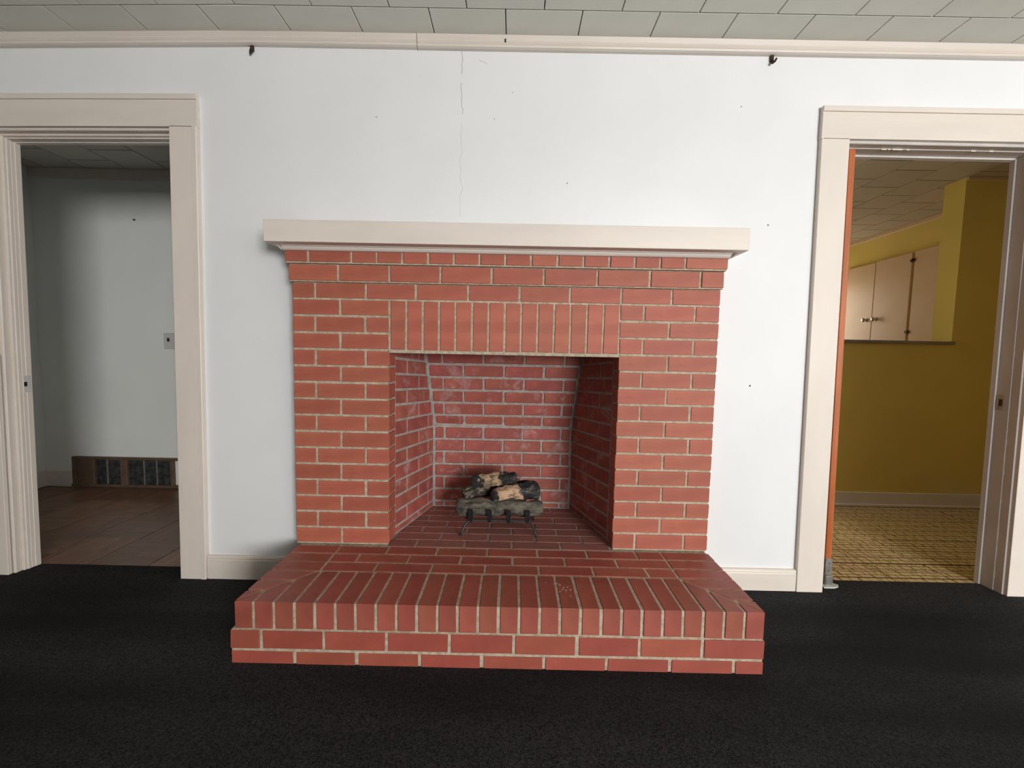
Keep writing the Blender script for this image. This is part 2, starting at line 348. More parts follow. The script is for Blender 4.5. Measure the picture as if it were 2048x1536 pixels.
# ceiling: individually laid square tiles with dark open joints under a dark backing
CZ = 82.1
def sag(x):
    if x > -7: return 0.0
    if x > -24: return -0.35 * (-7 - x) / 17
    return -0.35 - 0.55 * (-24 - x) / 24 if x > -56 else -1.1
TC = {}
def ctile(parent, x, y, wx, wy, z, m, rise=0.0, name='ceiling_tile', gap=0.16, th=0.5, slope=0.0, rz=0.0):
    key = (round(wx, 2), round(wy, 2), m.name)
    if key not in TC:
        bm = bmesh.new(); box(bm, -wx / 2 + gap / 2, wx / 2 - gap / 2, -wy / 2 + gap / 2, wy / 2 - gap / 2, -th / 2, th / 2, 0.04)
        for v in bm.verts: v.co -= V(0, 0, 0)
        bmesh.ops.recalc_face_normals(bm, faces=bm.faces)
        me = bpy.data.meshes.new(name); bm.to_mesh(me); bm.free(); me.materials.append(m); TC[key] = me
    return place(name, TC[key], V(x + wx / 2, y + wy / 2, z), parent, rot=(0, slope, rz))
ceil = bxo('ceiling', -143, 203, -241, WF, CZ + 0.5, CZ + 3, DARK, kind='structure')
P = 11.31
for row in range(4):
    y0 = -2.45 - P * row if row else -2.45
    yb = -2.45 - P * (row - 1)
    if row == 0: ya, yb = -2.45, 3.4
    else: ya = yb - P
    xs = 33.2 + (P / 2 if row % 2 else 0)
    n0 = -15
    for n in range(n0, 15):
        x = xs + P * n
        if x < -139 or x + P > 199: continue
        z0, z1 = sag(x), sag(x + P)
        ctile(ceil, x, ya, P, yb - ya, CZ + 0.25 + (z0 + z1) / 2, TILEC, slope=-math.atan2(z1 - z0, P))
bm = bmesh.new()
y = -2.45 - P * 3; r = 0
while y > -228:
    y -= P; x = 33.2 - P * 15 + (P / 2 if r % 2 == 0 else 0)
    while x < 188:
        box(bm, x + .05, x + P - .05, y + .05, y + P - .05, CZ, CZ + .5); x += P
    r += 1
link('ceiling_tiles_beyond', bm, TILEC, ceil, kind='stuff')

# crown moulding along the fireplace wall, two lengths meeting at a joint
CP = [(3.6, -1.75), (3.05, -1.75), (2.7, -1.62), (2.6, -1.42), (2.72, -1.25), (2.95, -1.2), (2.8, -1.1), (2.6, -.85), (2.62, -.72), (2.78, -.68), (2.7, -.6), (2.35, .05), (3.6, .05)]
def crown(xa, xb, dz=0.0):
    bm = bmesh.new(); xs = [x for x in (xa, -56, -48, -36, -24, -15, -7, 5, xb) if xa <= x <= xb]
    sweep(bm, [[(x, yy, CZ + zz + sag(x) + dz) for yy, zz in CP] for x in xs]); return bm
t1 = link('trim_1', crown(-139, 19.0, .06), TRIMH, kind='structure')
t2 = link('trim_2', crown(19.1, 199), TRIMH, kind='structure')
bxo('joint_gap', 33.0, 33.22, 2.5, 2.7, CZ - .95, CZ - .5, DARK, t2)

# baseboards either side of the fireplace
BP_ = lambda t: [(3.6, ZF), (2.95, ZF), (2.95, t - .75), (3.05, t - .55), (2.98, t - .4), (3.05, t - .15), (3.25, t), (3.6, t)]
def base(name, xa, xb, t):
    bm = bmesh.new(); sweep(bm, [[(x, yy, zz) for yy, zz in BP_(t)] for x in (xa, xb)]); return link(name, bm, TRIMH, kind='structure')
base('baseboard_left', -17.1, 0.2, -4.05)
base('baseboard_right', 67.9, 85.1, -4.4)
base('baseboard_far_right', 127.0, 199, -4.4)

# doorway trim: jamb profile (w = inward from the opening edge, Y)
def door_trim(name, x0, x1, zt, lean, left, headz):
    """left: the left doorway (camera sees its left jamb); otherwise its right jamb"""
    root = struct_root(name, V((x0 + x1) / 2, 5, ZF))
    tops = headz
    # side casings: flat board with raised back band
    def casing(xin, dirn):           # dirn -1: board extends to the left of the opening edge
        bm = bmesh.new()
        def X(o, z): return xin + lean(z) + dirn * o
        prof = [(0, 3.6), (0, 2.85), (.08, 2.8), (3.55, 2.8), (3.6, 2.9), (3.68, 2.9), (3.72, 2.68), (4.4, 2.66), (4.5, 2.75), (4.5, 3.6)]
        if not left: prof = [(0, 3.6), (0, 2.85), (.08, 2.8), (4.42, 2.8), (4.5, 2.88), (4.5, 3.6)]
        sweep(bm, [[(X(o, z), yy, z) for o, yy in prof] for z in (ZF, 20, 45, zt)]); return link('side_casing', bm, TRIM, root)
    def casing_w(xin, dirn): return casing(xin, dirn)
    casing(x1, 1) if left else casing(x0, -1)
    casing(x0, -1) if left else casing(x1, 1)
    # head casing with a projecting band along its top
    bm = bmesh.new(); hp = [(3.6, 0), (2.8, 0), (2.8, 4.0), (2.92, 4.05), (2.92, 4.15), (2.66, 4.2), (2.62, 4.95), (2.75, 5.05), (3.6, 5.05)]
    xa, xb = x0 - 4.5, x1 + 4.5
    def hz(x): return tops(x)
    sweep(bm, [[(x, yy, zt + .02 + zz + hz(x)) for yy, zz in hp] for x in (xa, (xa + xb) / 2, xb)])
    link('head_casing', bm, TRIMH, root)
    bxo('trim_joint', (x0 - 4.2) if not left else (x1 + .1), (x0 - .1) if not left else x1 + 4.2, 2.78, 2.83, zt - .02, zt + .05, DARK, root)
    return root
d1 = door_trim('door_1', DL0 - .8, DL1, DLZ, leanL, True, lambda x: -0.5 * (-21 - x) / 27 if x < -21 else 0)
d2 = door_trim('door_2', DR0, DR1, DRZ, leanR, False, lambda x: 0.0)

# jamb mouldings (mitred from side into head)
JL = [(-.9, 3.3), (0, 3.3), (0, 3.55), (.12, 3.45), (.40, 3.45), (.5, 3.6), (.47, 4.55), (.55, 4.45), (.78, 4.45), (.86, 4.6), (.84, 4.95), (.92, 4.88), (1.08, 4.95), (1.1, 5.3), (1.02, 5.34), (1.02, 5.44), (1.1, 5.48), (1.12, 6.0), (1.22, 6.02), (1.25, 6.75), (-.9, 6.75)]
xl, xr = DL0 - .8, DL1 + .2
bm = bmesh.new()
sweep(bm, [[(xl + o + leanL(z), yy, z - (o if z > 60 else 0) + (-.35 if z > 60 else 0)) for o, yy in JL] for z in (ZF, 30, DLZ)], closed=True)
link('jamb', bm, TRIM, d1)
bm = bmesh.new()
sweep(bm, [[(xl + o, yy, DLZ - o - .35) for o, yy in JL], [(xr - o, yy, DLZ - o + .1) for o, yy in JL]])
link('head_jamb', bm, TRIM, d1)
bm = bmesh.new()
sweep(bm, [[(xr - o + leanL(z), yy, z - (o if z > 60 else 0)) for o, yy in JL] for z in (ZF, 30, DLZ)])
link('jamb', bm, TRIM, d1)
sp = bxo('strike_plate', -50.4, -50.2, 5.42, 6.62, 23.6, 26.5, PLATE, d1, bev=.03)
bxo('latch_hole', -50.22, -50.17, 5.5, 5.95, 24.6, 25.4, BRONZE, sp)
JR = [(-.9, 3.2), (0, 3.2), (0, 3.5), (.06, 3.42), (.42, 3.42), (.5, 3.52), (.5, 4.75), (.56, 4.8), (.62, 4.8), (.66, 6.6), (.62, 6.62), (.62, 6.74), (.95, 6.78), (1.02, 7.5), (-.9, 7.5)]
yl, yr = DR0 - 2.2, DR1 + .3
bm = bmesh.new()
sweep(bm, [[(yr - o + leanR(z), yy, z - (o if z > 60 else 0)) for o, yy in JR] for z in (ZF, 30, DRZ)])
link('jamb', bm, JAMBG, d2)
bm = bmesh.new()
sweep(bm, [[(DR0 - .9, yy, DRZ - o + .1) for o, yy in JR], [(yr - o, yy, DRZ - o) for o, yy in JR]])
link('head_jamb', bm, JAMBG, d2)
bm = bmesh.new()
sweep(bm, [[(DR0 - .9 + leanR(z), yy, z) for yy in (3.3, 7.4)] + [(DR0 - .1 + leanR(z), yy, z) for yy in (7.4, 3.3)] for z in (ZF, DRZ)])
link('jamb', bm, JAMBG, d2)
sp = bxo('strike_plate', DR1 + .18, DR1 + .28, 5.55, 6.45, 23.9, 26.6, STEEL, d2, bev=.03)
bxo('latch_hole', DR1 + .14, DR1 + .20, 5.75, 6.25, 24.6, 25.8, BRONZE, sp)
# worn paint chips along the jamb arris and head
random.seed(11)
for z0, z1 in ((18, 18.8), (12.5, 13.4), (7.6, 8.4), (.6, 3.6), (-2.2, -.2), (-5.9, -4.6)):
    bxo('paint_chip', DR1 + .3 - .52 + leanR((z0 + z1) / 2), DR1 + .3 - .46 + leanR((z0 + z1) / 2), 4.66, 4.78, z0, z1, SCRATCH, d2)
for x0_, x1_ in ((95.5, 96.3), (96.6, 96.9), (97.3, 98.9), (99.6, 100.1), (110.2, 111), (113.2, 113.9)):
    bxo('paint_chip', x0_, x1_, 4.7, 4.82, DRZ - .66, DRZ - .52, SCRATCH, d2)
# carpet edge strips in the doorways
# ---------------------------------------------------------------- left room (seen through door_1)
LFY, LX0 = 49.63, -97.4
bxo('wall_left_room_far', LX0 - 3, -9, LFY, LFY + 3, ZF, 81, WALL3, kind='structure')
bxo('wall_left_room_side', LX0 - 3, LX0, WB, LFY, ZF, 81, WALL3, kind='structure')
bxo('wall_left_room_right', -12, -9, WB, LFY, ZF, 81, WALL3, kind='structure')
lc = bxo('ceiling_left_room', LX0, -9, WB, LFY, 80.5, 82, DARK, kind='structure')
PL = 11.2
for i, xa in enumerate([-92.75 - 4.65] + [-92.7 + PL * k for k in range(8)]):
    wx = 4.65 if i == 0 else PL
    if xa + wx > -9: wx = -9 - xa
    off = 38.75 if i % 2 == 1 else 44.5
    y = off - PL * 3
    ys = []
    while y < LFY: ys.append(y); y += PL
    ys = [WB] + [v for v in ys if WB < v < LFY] + [LFY]
    for a, b in zip(ys[:-1], ys[1:]):
        if b - a > .4: ctile(lc, xa, a, wx, b - a, 80.25, TILEL, gap=.3)
lf = bxo('floor_left_room', LX0, -9, 6.8, LFY, ZF - 3, ZF - .35, PARQ, kind='structure')
rng = random.Random(5)
x = -97.4; i = 0
while x < -10:
    y = 6.8; j = 0
    while y < LFY - .5:
        wy = min(10.7, LFY - y)
        ctile(lf, x, y, 11.05, wy, ZF - .18, PARQ, name='parquet_tile', gap=.012, th=.35, rz=0 if (i + j) % 2 or wy < 10 else H)
        y += 10.7; j += 1
    x += 11.05; i += 1
for nm, a in (('baseboard_left_room_far', (LX0, -89.0, LFY - .6, LFY, ZF, -3.7)), ('baseboard_left_room_side', (LX0, LX0 + .6, WB, LFY, ZF, -3.6)), ('baseboard_left_room_right', (-57.5, -12, LFY - .6, LFY, ZF, -3.7))):
    bxo(nm, *a, TRIM, bev=.12, kind='structure')
bxo('trim_3', LX0, -12, LFY - .5, LFY, 77.2, 80, TRIM, bev=.15, kind='structure')
bxo('nail', -69.2, -68.9, LFY - .5, LFY, 66.4, 66.75, DARK).update_tag()
tag(bpy.data.objects['nail'], 'small dark nail high on the left room wall', 'nail')
# floor register
vt = thing('wall_vent', V(-74, LFY - .3, ZF), 'brown metal wall vent grille at floor level in the left room', 'vent')
Yv = LFY - .9
for b in ((-89.2, -58.3, -.05, .65), (-89.6, -58.1, -7.95, -7.2), (-89.2, -88.3, -7.2, -.05), (-84.1, -82.9, -7.2, -.05), (-75.5, -73.6, -7.2, -.05), (-61.3, -60.4, -7.2, -.05), (-59, -58.3, -7.2, -.05)):
    bxo('frame', b[0], b[1], Yv, LFY + .02, b[2], b[3], VENTB, vt, bev=.06)
bxo('damper_panel', -88.3, -84.1, LFY - .45, LFY, -7.2, -.05, VENTB, vt, label='closed brown damper panel at the left end')
VM = mat('vent_mesh', (0.012, 0.013, 0.014), 0.6, color2=(0.05, 0.052, 0.052), nscale=28)
for a, b in ((-82.9, -75.5), (-73.6, -61.3)):
    bxo('grille_backing', a, b, LFY - .2, LFY, -7.2, -.05, VM, vt)
for x in (-79.6, -69.1, -65.5): bxo('grille_bar', x, x + .25, LFY - .6, LFY - .3, -7.2, -.05, STEEL, vt)
# light switch beside the casing
sw = thing('light_switch', V(-61, LFY - .1, 33.5), 'pale light switch plate half hidden by the left doorway casing', 'switch')
bxo('switch_plate', -62.3, -59.0, LFY - .22, LFY, 31.5, 36, PLATE, sw, bev=.1)
bxo('toggle', -61.0, -60.55, LFY - .7, LFY - .2, 33.6, 34.6, DARK, sw, bev=.08)

# ---------------------------------------------------------------- kitchen (seen through door_2)
KY = 47.0; KX0, KX1 = 72.0, 174.8; KZ = 81.0; KB = 130.0
bm = bmesh.new()
box(bm, KX0, 153.9, KY, KY + 5.6, ZF, 36.9); box(bm, 153.9, KX1, KY, KY + 5.6, ZF, KZ)
link('wall_kitchen_half', bm, YELLOW, kind='structure')
bm = bmesh.new()
box(bm, KX0 - 3, KX0, WB, 32, ZF, KZ); box(bm, KX0 - 3, KX0, 46.5, KB, ZF, KZ); box(bm, KX0 - 3, KX0, 32, 46.5, ZF, 29); box(bm, KX0 - 3, KX0, 32, 46.5, 67, KZ)
link('wall_kitchen_left', bm, YELLOW, kind='structure')
bxo('wall_kitchen_right', KX1 + .05, KX1 + 3, WB, KB, ZF, KZ, YELLOW, kind='structure')
bm = bmesh.new()
box(bm, KX0 - 3, 146, KB, KB + 3, ZF, KZ); box(bm, 172, KX1 + 3, KB, KB + 3, ZF, KZ); box(bm, 146, 172, KB, KB + 3, ZF, 34); box(bm, 146, 172, KB, KB + 3, 66, KZ)
link('wall_kitchen_far', bm, YELLOW, kind='structure')
window('added_window_2', (V(159, KB + 1.5, 34), [(146, 172, KB + .2, KB + 2.5, 34, 35.5), (146, 172, KB + .2, KB + 2.5, 64.5, 66), (146, 147.5, KB + .2, KB + 2.5, 35.5, 64.5), (170.5, 172, KB + .2, KB + 2.5, 35.5, 64.5), (147.5, 170.5, KB + 1, KB + 2.5, 49, 50.2)]))  # unseen window added around the cabinet fill lamp
window('added_window_3', (V(KX0 - 1.5, 39, 29), [(KX0 - 2.5, KX0 - .2, 32, 46.5, 29, 31), (KX0 - 2.5, KX0 - .2, 32, 46.5, 65, 67), (KX0 - 2.5, KX0 - .2, 32, 33.5, 31, 65), (KX0 - 2.5, KX0 - .2, 45, 46.5, 31, 65)]))  # unseen window added to go with the half wall fill lamp
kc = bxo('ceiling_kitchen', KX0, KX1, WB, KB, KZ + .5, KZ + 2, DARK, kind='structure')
PK = 10.8; i = 0
for k in range(-5, 6):
    xa = 121.45 + PK * k; xb = min(xa + PK, KX1)
    if xa < KX0: xa = KX0
    if xb - xa < .6: continue
    off = (49.5 if k % 2 == 0 else 43.8) - PK * 4; ys = [WB]; y = off
    while y < KB:
        if y > WB + .5: ys.append(y)
        y += PK
    ys.append(KB)
    for a, b in zip(ys[:-1], ys[1:]):
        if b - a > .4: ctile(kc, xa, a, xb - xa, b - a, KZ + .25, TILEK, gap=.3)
kf = bxo('floor_kitchen', KX0, KX1, 6.8, KB, ZF - 3, ZF - .3, DARK, kind='structure')
for i in range(9):
    xa = 72.4 + 11.3 * i
    for ya, yb in ((6.8, 13.56), (13.56, 24.9), (24.9, 36.3), (36.3, 47.0)):
        ctile(kf, xa, ya, 11.3, yb - ya, ZF - .15, KFLOOR, name='floor_tile', gap=.26, th=.3)
bm = bmesh.new(); box(bm, KX0, KX1, 52.6, KB, ZF - .3, ZF); link('kitchen_floor_beyond', bm, KFLOOR, kf)
bb = bxo('baseboard_kitchen', KX0, KX1, KY - .55, KY, ZF, -4.2, TRIM, bev=.1, kind='structure')
bxo('shoe_moulding', KX0, KX1, KY - 1.0, KY - .55, ZF, ZF + .8, TRIM, bb, bev=.15)
bxo('trim_4', 153.9, KX1, KY - .5, KY, KZ - .95, KZ, CAB, bev=.12, kind='structure')
bxo('trim_5', KX1 - .5, KX1, KY + 5.6, KB, KZ - 1.5, KZ, CAB, bev=.12, kind='structure')
tag(bxo('pass_through_ledge', KX0, 154.35, KY - .7, KY + 6.2, 36.9, 37.75, LEDGE, bev=.12), 'long grey edged ledge on top of the yellow kitchen half wall', 'ledge')
# wall cabinet run on the kitchen's right wall, above and beyond the ledge
def cabinet(name, ya, yb, doors, label):
    r = thing(name, V(KX1 - .2, (ya + yb) / 2, 34), label, 'cabinet')
    bxo('body', KX1 - .6, KX1 + .02, ya, yb, 34, 70.4, YELLOW, r, label='yellow painted cabinet frame')
    for (a, b, z1, kn, hg) in doors:
        d = bxo('door', KX1 - 1.5, KX1 - .62, a, b, 36, z1, CAB, r, bev=.1)
        if kn is not None:
            bm = bmesh.new()
            for (t, rr) in ((0, .55), (.25, .55), (.3, .3), (1.0, .3), (1.1, .75), (1.6, .85), (1.9, .5)): pass
            n = 14; prof = [(0, .75), (.15, .75), (.2, .3), (.9, .3), (1.0, .7), (1.5, .8), (1.8, .45)]
            sweep(bm, [[(KX1 - 1.5 - t, kn + rr * math.cos(q * 2 * math.pi / n), 48.1 + rr * math.sin(q * 2 * math.pi / n)) for q in range(n)] for t, rr in prof])
            link('knob', bm, CHROME, d, smooth=True)
        for hy, hz_, sgn in hg:
            bm = bmesh.new(); box(bm, KX1 - 1.75, KX1 - 1.5, hy - .95, hy - .15, hz_ - .5, hz_ + .5, .1); box(bm, KX1 - 1.75, KX1 - 1.5, hy + .15, hy + .95, hz_ - .5, hz_ + .5, .1)
            tube(bm, [(KX1 - 1.75, hy, hz_ - .65), (KX1 - 1.75, hy, hz_ + .65)], .2, 8)
            link('hinge', bm, BRONZE, d)
    return r
cabinet('wall_cabinet', 59, 110.4, [(96.1, 110.0, 69.8, 98.2, [(110.2, 68.4, 1), (110.2, 40, 1)]), (81.4, 95.9, 70.1, 93.9, [(80.9, 67.3, 1), (80.9, 42.6, 1)]), (66.0, 80.4, 70.3, None, []), (59.4, 65.7, 70.3, None, [])],
        'tan kitchen wall cabinet with two small chrome knobs above the ledge')
cabinet('wall_cabinet', 111.2, 128, [(111.8, 127.5, 66, None, [(111.5, 61, 1), (111.5, 40.5, 1)])], 'second wall cabinet, narrow sliver right behind the orange wooden door edge')

# swinging door standing open into the kitchen, seen edge-on
def lx(z): return 90.45 + 1.12 * (67.3 - z) / 73.0
sd = thing('swinging_door', V(91.5, 5, ZF), 'orange stained wooden swinging door held open, edge seen in the right doorway', 'door')
bm = bmesh.new(); sweep(bm, [[(lx(z), 5, z), (lx(z) + 1.05, 5, z), (lx(z) + 1.05, 30, z), (lx(z), 30, z)] for z in (ZF + .9, 20, 45, 67.1)])
bmesh.ops.bevel(bm, geom=[e for e in bm.edges], offset=.08 * S, segments=1, affect='EDGES')
link('leaf', bm, WOODO, sd)
zb = lx(-5)
h1 = bxo('hinge_plate', zb - .05, zb + 1.15, 4.82, 5.2, -6.1, -3.1, STEEL, sd, bev=.05, label='worn steel pivot hinge plate')
for zz in (-3.9, -5.2):
    bm = bmesh.new(); bmesh.ops.create_uvsphere(bm, u_segments=8, v_segments=6, radius=.16 * S, matrix=Matrix.Translation(V(zb + .5, 4.82, zz))); link('screw', bm, CHROME, h1)
bxo('pivot_block', zb + .0, zb + 1.35, 4.6, 6.6, ZF + .1, -6.15, STEEL, sd, bev=.15)
bm = bmesh.new(); prism(bm, [(zb - .6, 4.1), (zb + 1.2, 4.1), (zb + 2.2, 4.5), (zb + 2.6, 5.0), (zb + 1.9, 5.6), (zb - .6, 5.9)], ZF, ZF + .22); link('floor_plate', bm, PLATE, sd)

# ================================================================ FIREPLACE
fp = thing('fireplace', V(34, 0, ZF), 'red brick fireplace with raised brick hearth and painted wooden mantel', 'fireplace')
# mortar core of the surround
bm = bmesh.new()
G = 0.13
box(bm, G, 15.2, G, WF - .02, 0, 32.2); box(bm, 52.45, 67.85, G, WF - .02, 0, 32.2)
box(bm, G, 67.85, G, WF - .02, 32.2, 42.75); box(bm, 0, 67.95, -.6, WF - .02, 42.7, 45.45); box(bm, -.15, 68.0, -1.32, WF - .02, 45.4, 47.75)
link('mortar', bm, MORTAR, fp)
q = 0.19
def row(x0, x1, joints, z0, z1, yf, yb=None, m=BRICK, name='brick', g=q, par=None):
    xs = [x0] + [None] + []
    edges = [x0] + [v for j in joints for v in (j - g, j + g)] + [x1]
    for a, b in zip(edges[0::2], edges[1::2]):
        if b - a > .3: brick(par or fp, a, b, yf, yf + 3.5 if yb is None else yb, z0, z1, m, name)
for i in range(15):
    z0 = 2.6667 * i + .335; z1 = z0 + 2.30
    if i == 0: z0 = .25
    row(0, 15.42 if i < 12 else 15.35, [7.62] if i % 2 == 0 else [3.62, 11.62], z0, z1, 0)
    row(52.3, 67.95, [56.0, 64.05] if i % 2 == 0 else [60.05], z0, z1, 0)
row(0, 67.95, [3.65, 11.7, 19.7, 27.95, 36.15, 44.15, 52.3, 60.25], 40.3, 42.6, 0)
row(-.05, 67.95, [7.65, 15.67, 23.7, 31.72, 39.9, 48.24, 56.45, 64.35], 42.87, 45.3, -.8)
row(-.28, 68.1, [3.35, 10.0, 13.95, 17.95, 21.9, 25.9, 29.85, 33.8, 37.8, 41.9, 45.88, 49.88, 53.8, 57.75, 61.6], 45.62, 47.75, -1.5)
# soldier course over the opening
for k in range(14):
    a = 15.55 + k * 2.617; brick(fp, a + .17, a + 2.617 - .15, 0, 3.5, 32.3, 39.98, BRICK, 'soldier_brick')
bxo('lintel', 15.3, 52.35, -.02, 4.4, 31.75, 32.2, MORTAR, fp, bev=.05, label='thin mortared lintel plate under the upright bricks')

# mantel shelf
ms = bxo('mantel_shelf', -1.85, 69.75, -4.3, WF - .02, 47.85, 51.05, TRIMH, fp, bev=.06, label='thick painted wooden mantel shelf')
mp_ = [(-1.2, 47.2), (-1.75, 47.2), (-1.95, 47.28), (-2.15, 47.5), (-2.25, 47.72), (-2.5, 47.74), (-2.55, 47.95), (-1.2, 47.95)]
bm = bmesh.new(); sweep(bm, [[(x0_ - 0 * yy, yy, zz) for yy, zz in mp_] for x0_ in (-.35, 68.2)])
for e0, dr in ((-.35, -1), (68.2, 1)):
    sweep(bm, [[(e0 + dr * max(0, (-1.6 - yy)) * .75, WF - .1 if k else min(-1.2, yy), zz) for yy, zz in mp_] for k in (0, 1)])
link('crown_moulding', bm, TRIMH, ms)

# ---- hearth
he = bm = bmesh.new()
box(bm, .8, 67.65, -16.2, 3.5, -4.2, -.11)
box(bm, 0.15, 67.85, -16.28, 3.5, ZF - .5, -3.72)
hearth = link('hearth', bm, MORTAR, fp, label='raised brick hearth platform')
# two stretcher courses on the front and sides
def hrow(joints, z0, z1, x0=.05, x1=67.95):
    edges = [x0] + [v for j in joints for v in (j - .21, j + .21)] + [x1]
    for a, b in zip(edges[0::2], edges[1::2]): brick(hearth, a, b, -16.4, -12.9, z0, z1, BRICK2, 'brick')
BRICK2 = mat('brick_hearth_front', (0.36, 0.083, 0.053), 0.6, color2=(0.31, 0.07, 0.045), nscale=11, objvar=0.08, hue=0.004, bump=0.10, bscale=90)
hrow([3.95, 11.95, 19.95, 27.95, 36.15, 44.2, 52.15, 60.15], -6.18, -3.82)
hrow([8.2, 16.15, 24.16, 32.11, 40.06, 48.04, 56.12, 64.25], -8.6, -6.55)
for z0, z1, ys in ((-6.18, -3.82, [(-12.5, -4.9), (-4.5, 3.2)]), (-8.6, -6.55, [(-12.5, -8.5), (-8.1, -.5), (-.1, 3.2)])):
    for a, b in ys:
        brick(hearth, .05, 3.5, a, b, z0, z1, BRICK2); brick(hearth, 64.45, 67.95, a, b, z0, z1, BRICK2)
# rowlock edge: bricks on edge, full length in the middle, cut to the mitre at both corners
YB, YFr = -8.72, -16.36
ML = lambda x: -16.25 + (x - .65) * (7.7 / 7.2)        # left mitre line y(x)
MR = lambda x: -16.25 + (67.8 - x) * (7.7 / 7.8)
js = [8.2 + 2.597 * k for k in range(-3, 24)]            # joints
js[0] = .65
js = js[:] 
for k in range(3, 23): 
    brick(hearth, js[k] + .19, js[k + 1] - .19, YFr, YB, -3.55, 0, BRICKH, 'rowlock_brick')
def mcut(a, b, fa, fb, left):
    return [(a, YFr), (b, YFr), (b, fb), (a, fa)]
for k in range(0, 3):
    a = js[k] + (.19 if k else 0); b = js[k + 1] - .19
    poly_brick(hearth, mcut(a, b, max(ML(a) - .26, YFr + .02), min(ML(b) - .26, YB), True) if k else [(a, YFr), (b, YFr), (b, ML(b) - .26)], -3.55, 0, BRICKH, 'rowlock_brick')
jr = [js[23], js[24], js[25], 67.8]
for k in range(3):
    a = jr[k] + .19; b = jr[k + 1] - (.19 if k < 2 else 0)
    if k < 2: poly_brick(hearth, mcut(a, b, min(MR(a) - .26, YB), MR(b) - .26, False), -3.55, 0, BRICKH, 'rowlock_brick')
    else: poly_brick(hearth, [(a, YFr), (b, YFr), (a, MR(a) - .26)], -3.55, 0, BRICKH, 'rowlock_brick')
# side rows between mitre and pillar: stretchers across, each course pitch 2.675
Yj = [-8.55 + 2.675 * k for k in range(0, 4)]
ILx, IRx = 7.8, 60.05
for k in range(3):
    ya, yb = Yj[k] + .2, Yj[k + 1] - .2
    brick(hearth, .62, ILx - .19, ya, yb, -3.55, 0, BRICKH); brick(hearth, IRx + .19, 67.85, ya, yb, -3.55, 0, BRICKH)
for k in range(3):     # cut side bricks below the mitre start
    yb = -8.55 - 2.6 * k - .2; ya = -8.55 - 2.6 * (k + 1) + .2
    xlb = .65 + (yb + 16.25) * 7.2 / 7.7 - .22; xla = .65 + (ya + 16.25) * 7.2 / 7.7 - .22
    if k < 2:
        poly_brick(hearth, [(.62, ya), (xla, ya), (xlb, yb), (.62, yb)], -3.55, 0, BRICKH)
    else: poly_brick(hearth, [(.62, -16.1), (xlb, yb), (.62, yb)], -3.55, 0, BRICKH)
    xrb = 67.8 - (yb + 16.25) * 7.8 / 7.7 + .22; xra = 67.8 - (ya + 16.25) * 7.8 / 7.7 + .22
    if k < 2:
        poly_brick(hearth, [(xra, ya), (67.85, ya), (67.85, yb), (xrb, yb)], -3.55, 0, BRICKH)
    else: poly_brick(hearth, [(67.85, -16.1), (67.85, yb), (xrb, yb)], -3.55, 0, BRICKH)
# field rows of the hearth
for k, J in enumerate(([15.6, 23.85, 31.85, 39.8, 47.85, 55.85], [11.95, 19.8, 27.86, 35.88, 43.98, 51.95], [15.75, 23.73, 31.81, 39.87, 47.78, 55.8])):
    edges = [ILx + .19] + [v for j in J for v in (j - q, j + q)] + [IRx - .19]
    for a, b in zip(edges[0::2], edges[1::2]): brick(hearth, a, b, Yj[k] + .2, Yj[k + 1] - .2, -3.55, 0, BRICKH)
# dried white paint flecks on the rowlocks
bm = bmesh.new(); rr = random.Random(3)
for k in range(34):
    t = rr.random(); x = 41.0 + t * 2.6 + rr.uniform(-.5, .5); y = -9.6 - abs(rr.gauss(0, 1.1)) - t * 1.6
    a = rr.random() * 3; l = rr.uniform(.04, .22)
    dx, dy = math.cos(a) * l, math.sin(a) * l
    prism(bm, [(x, y), (x + dx, y + dy), (x + dx - dy * .3, y + dy + dx * .3)], 0.0, .03)
link('paint_fleck', bm, SCRATCH, hearth, kind='stuff', label='scattered white paint flecks')

# ---- firebox: splayed sides, back leaning forward near the top
fbx = None
FL = [(15.2, 3.8), (19.25, 18.25)]; FR = [(52.35, 3.8), (47.65, 18.25)]
def backY(z): return 18.15 if z < 18 else 18.15 - (z - 18) * 0.27
bm = bmesh.new()
d_ = 0.16
# floor slab
prism(bm, [(14, 1.5), (53.6, 1.5), (50, 19.5), (17, 19.5)], -3.7, -.11)
# side slabs
prism(bm, [(15.08, 3.7), (19.13, 18.4), (17, 19.5), (14, 3.7)], -.2, 37)
prism(bm, [(52.47, 3.7), (53.6, 3.7), (50, 19.5), (47.77, 18.4)], -.2, 37)
sweep(bm, [[(17, backY(z) + d_, z), (50, backY(z) + d_, z), (50, 21, z), (17, 21, z)] for z in (-.2, 18, 37)])
box(bm, 13, 55, 3.7, 21, 36.8, 38)
firebox = link('firebox', bm, MORTARF, fp, label='smoke-stained brick firebox with splayed sides')
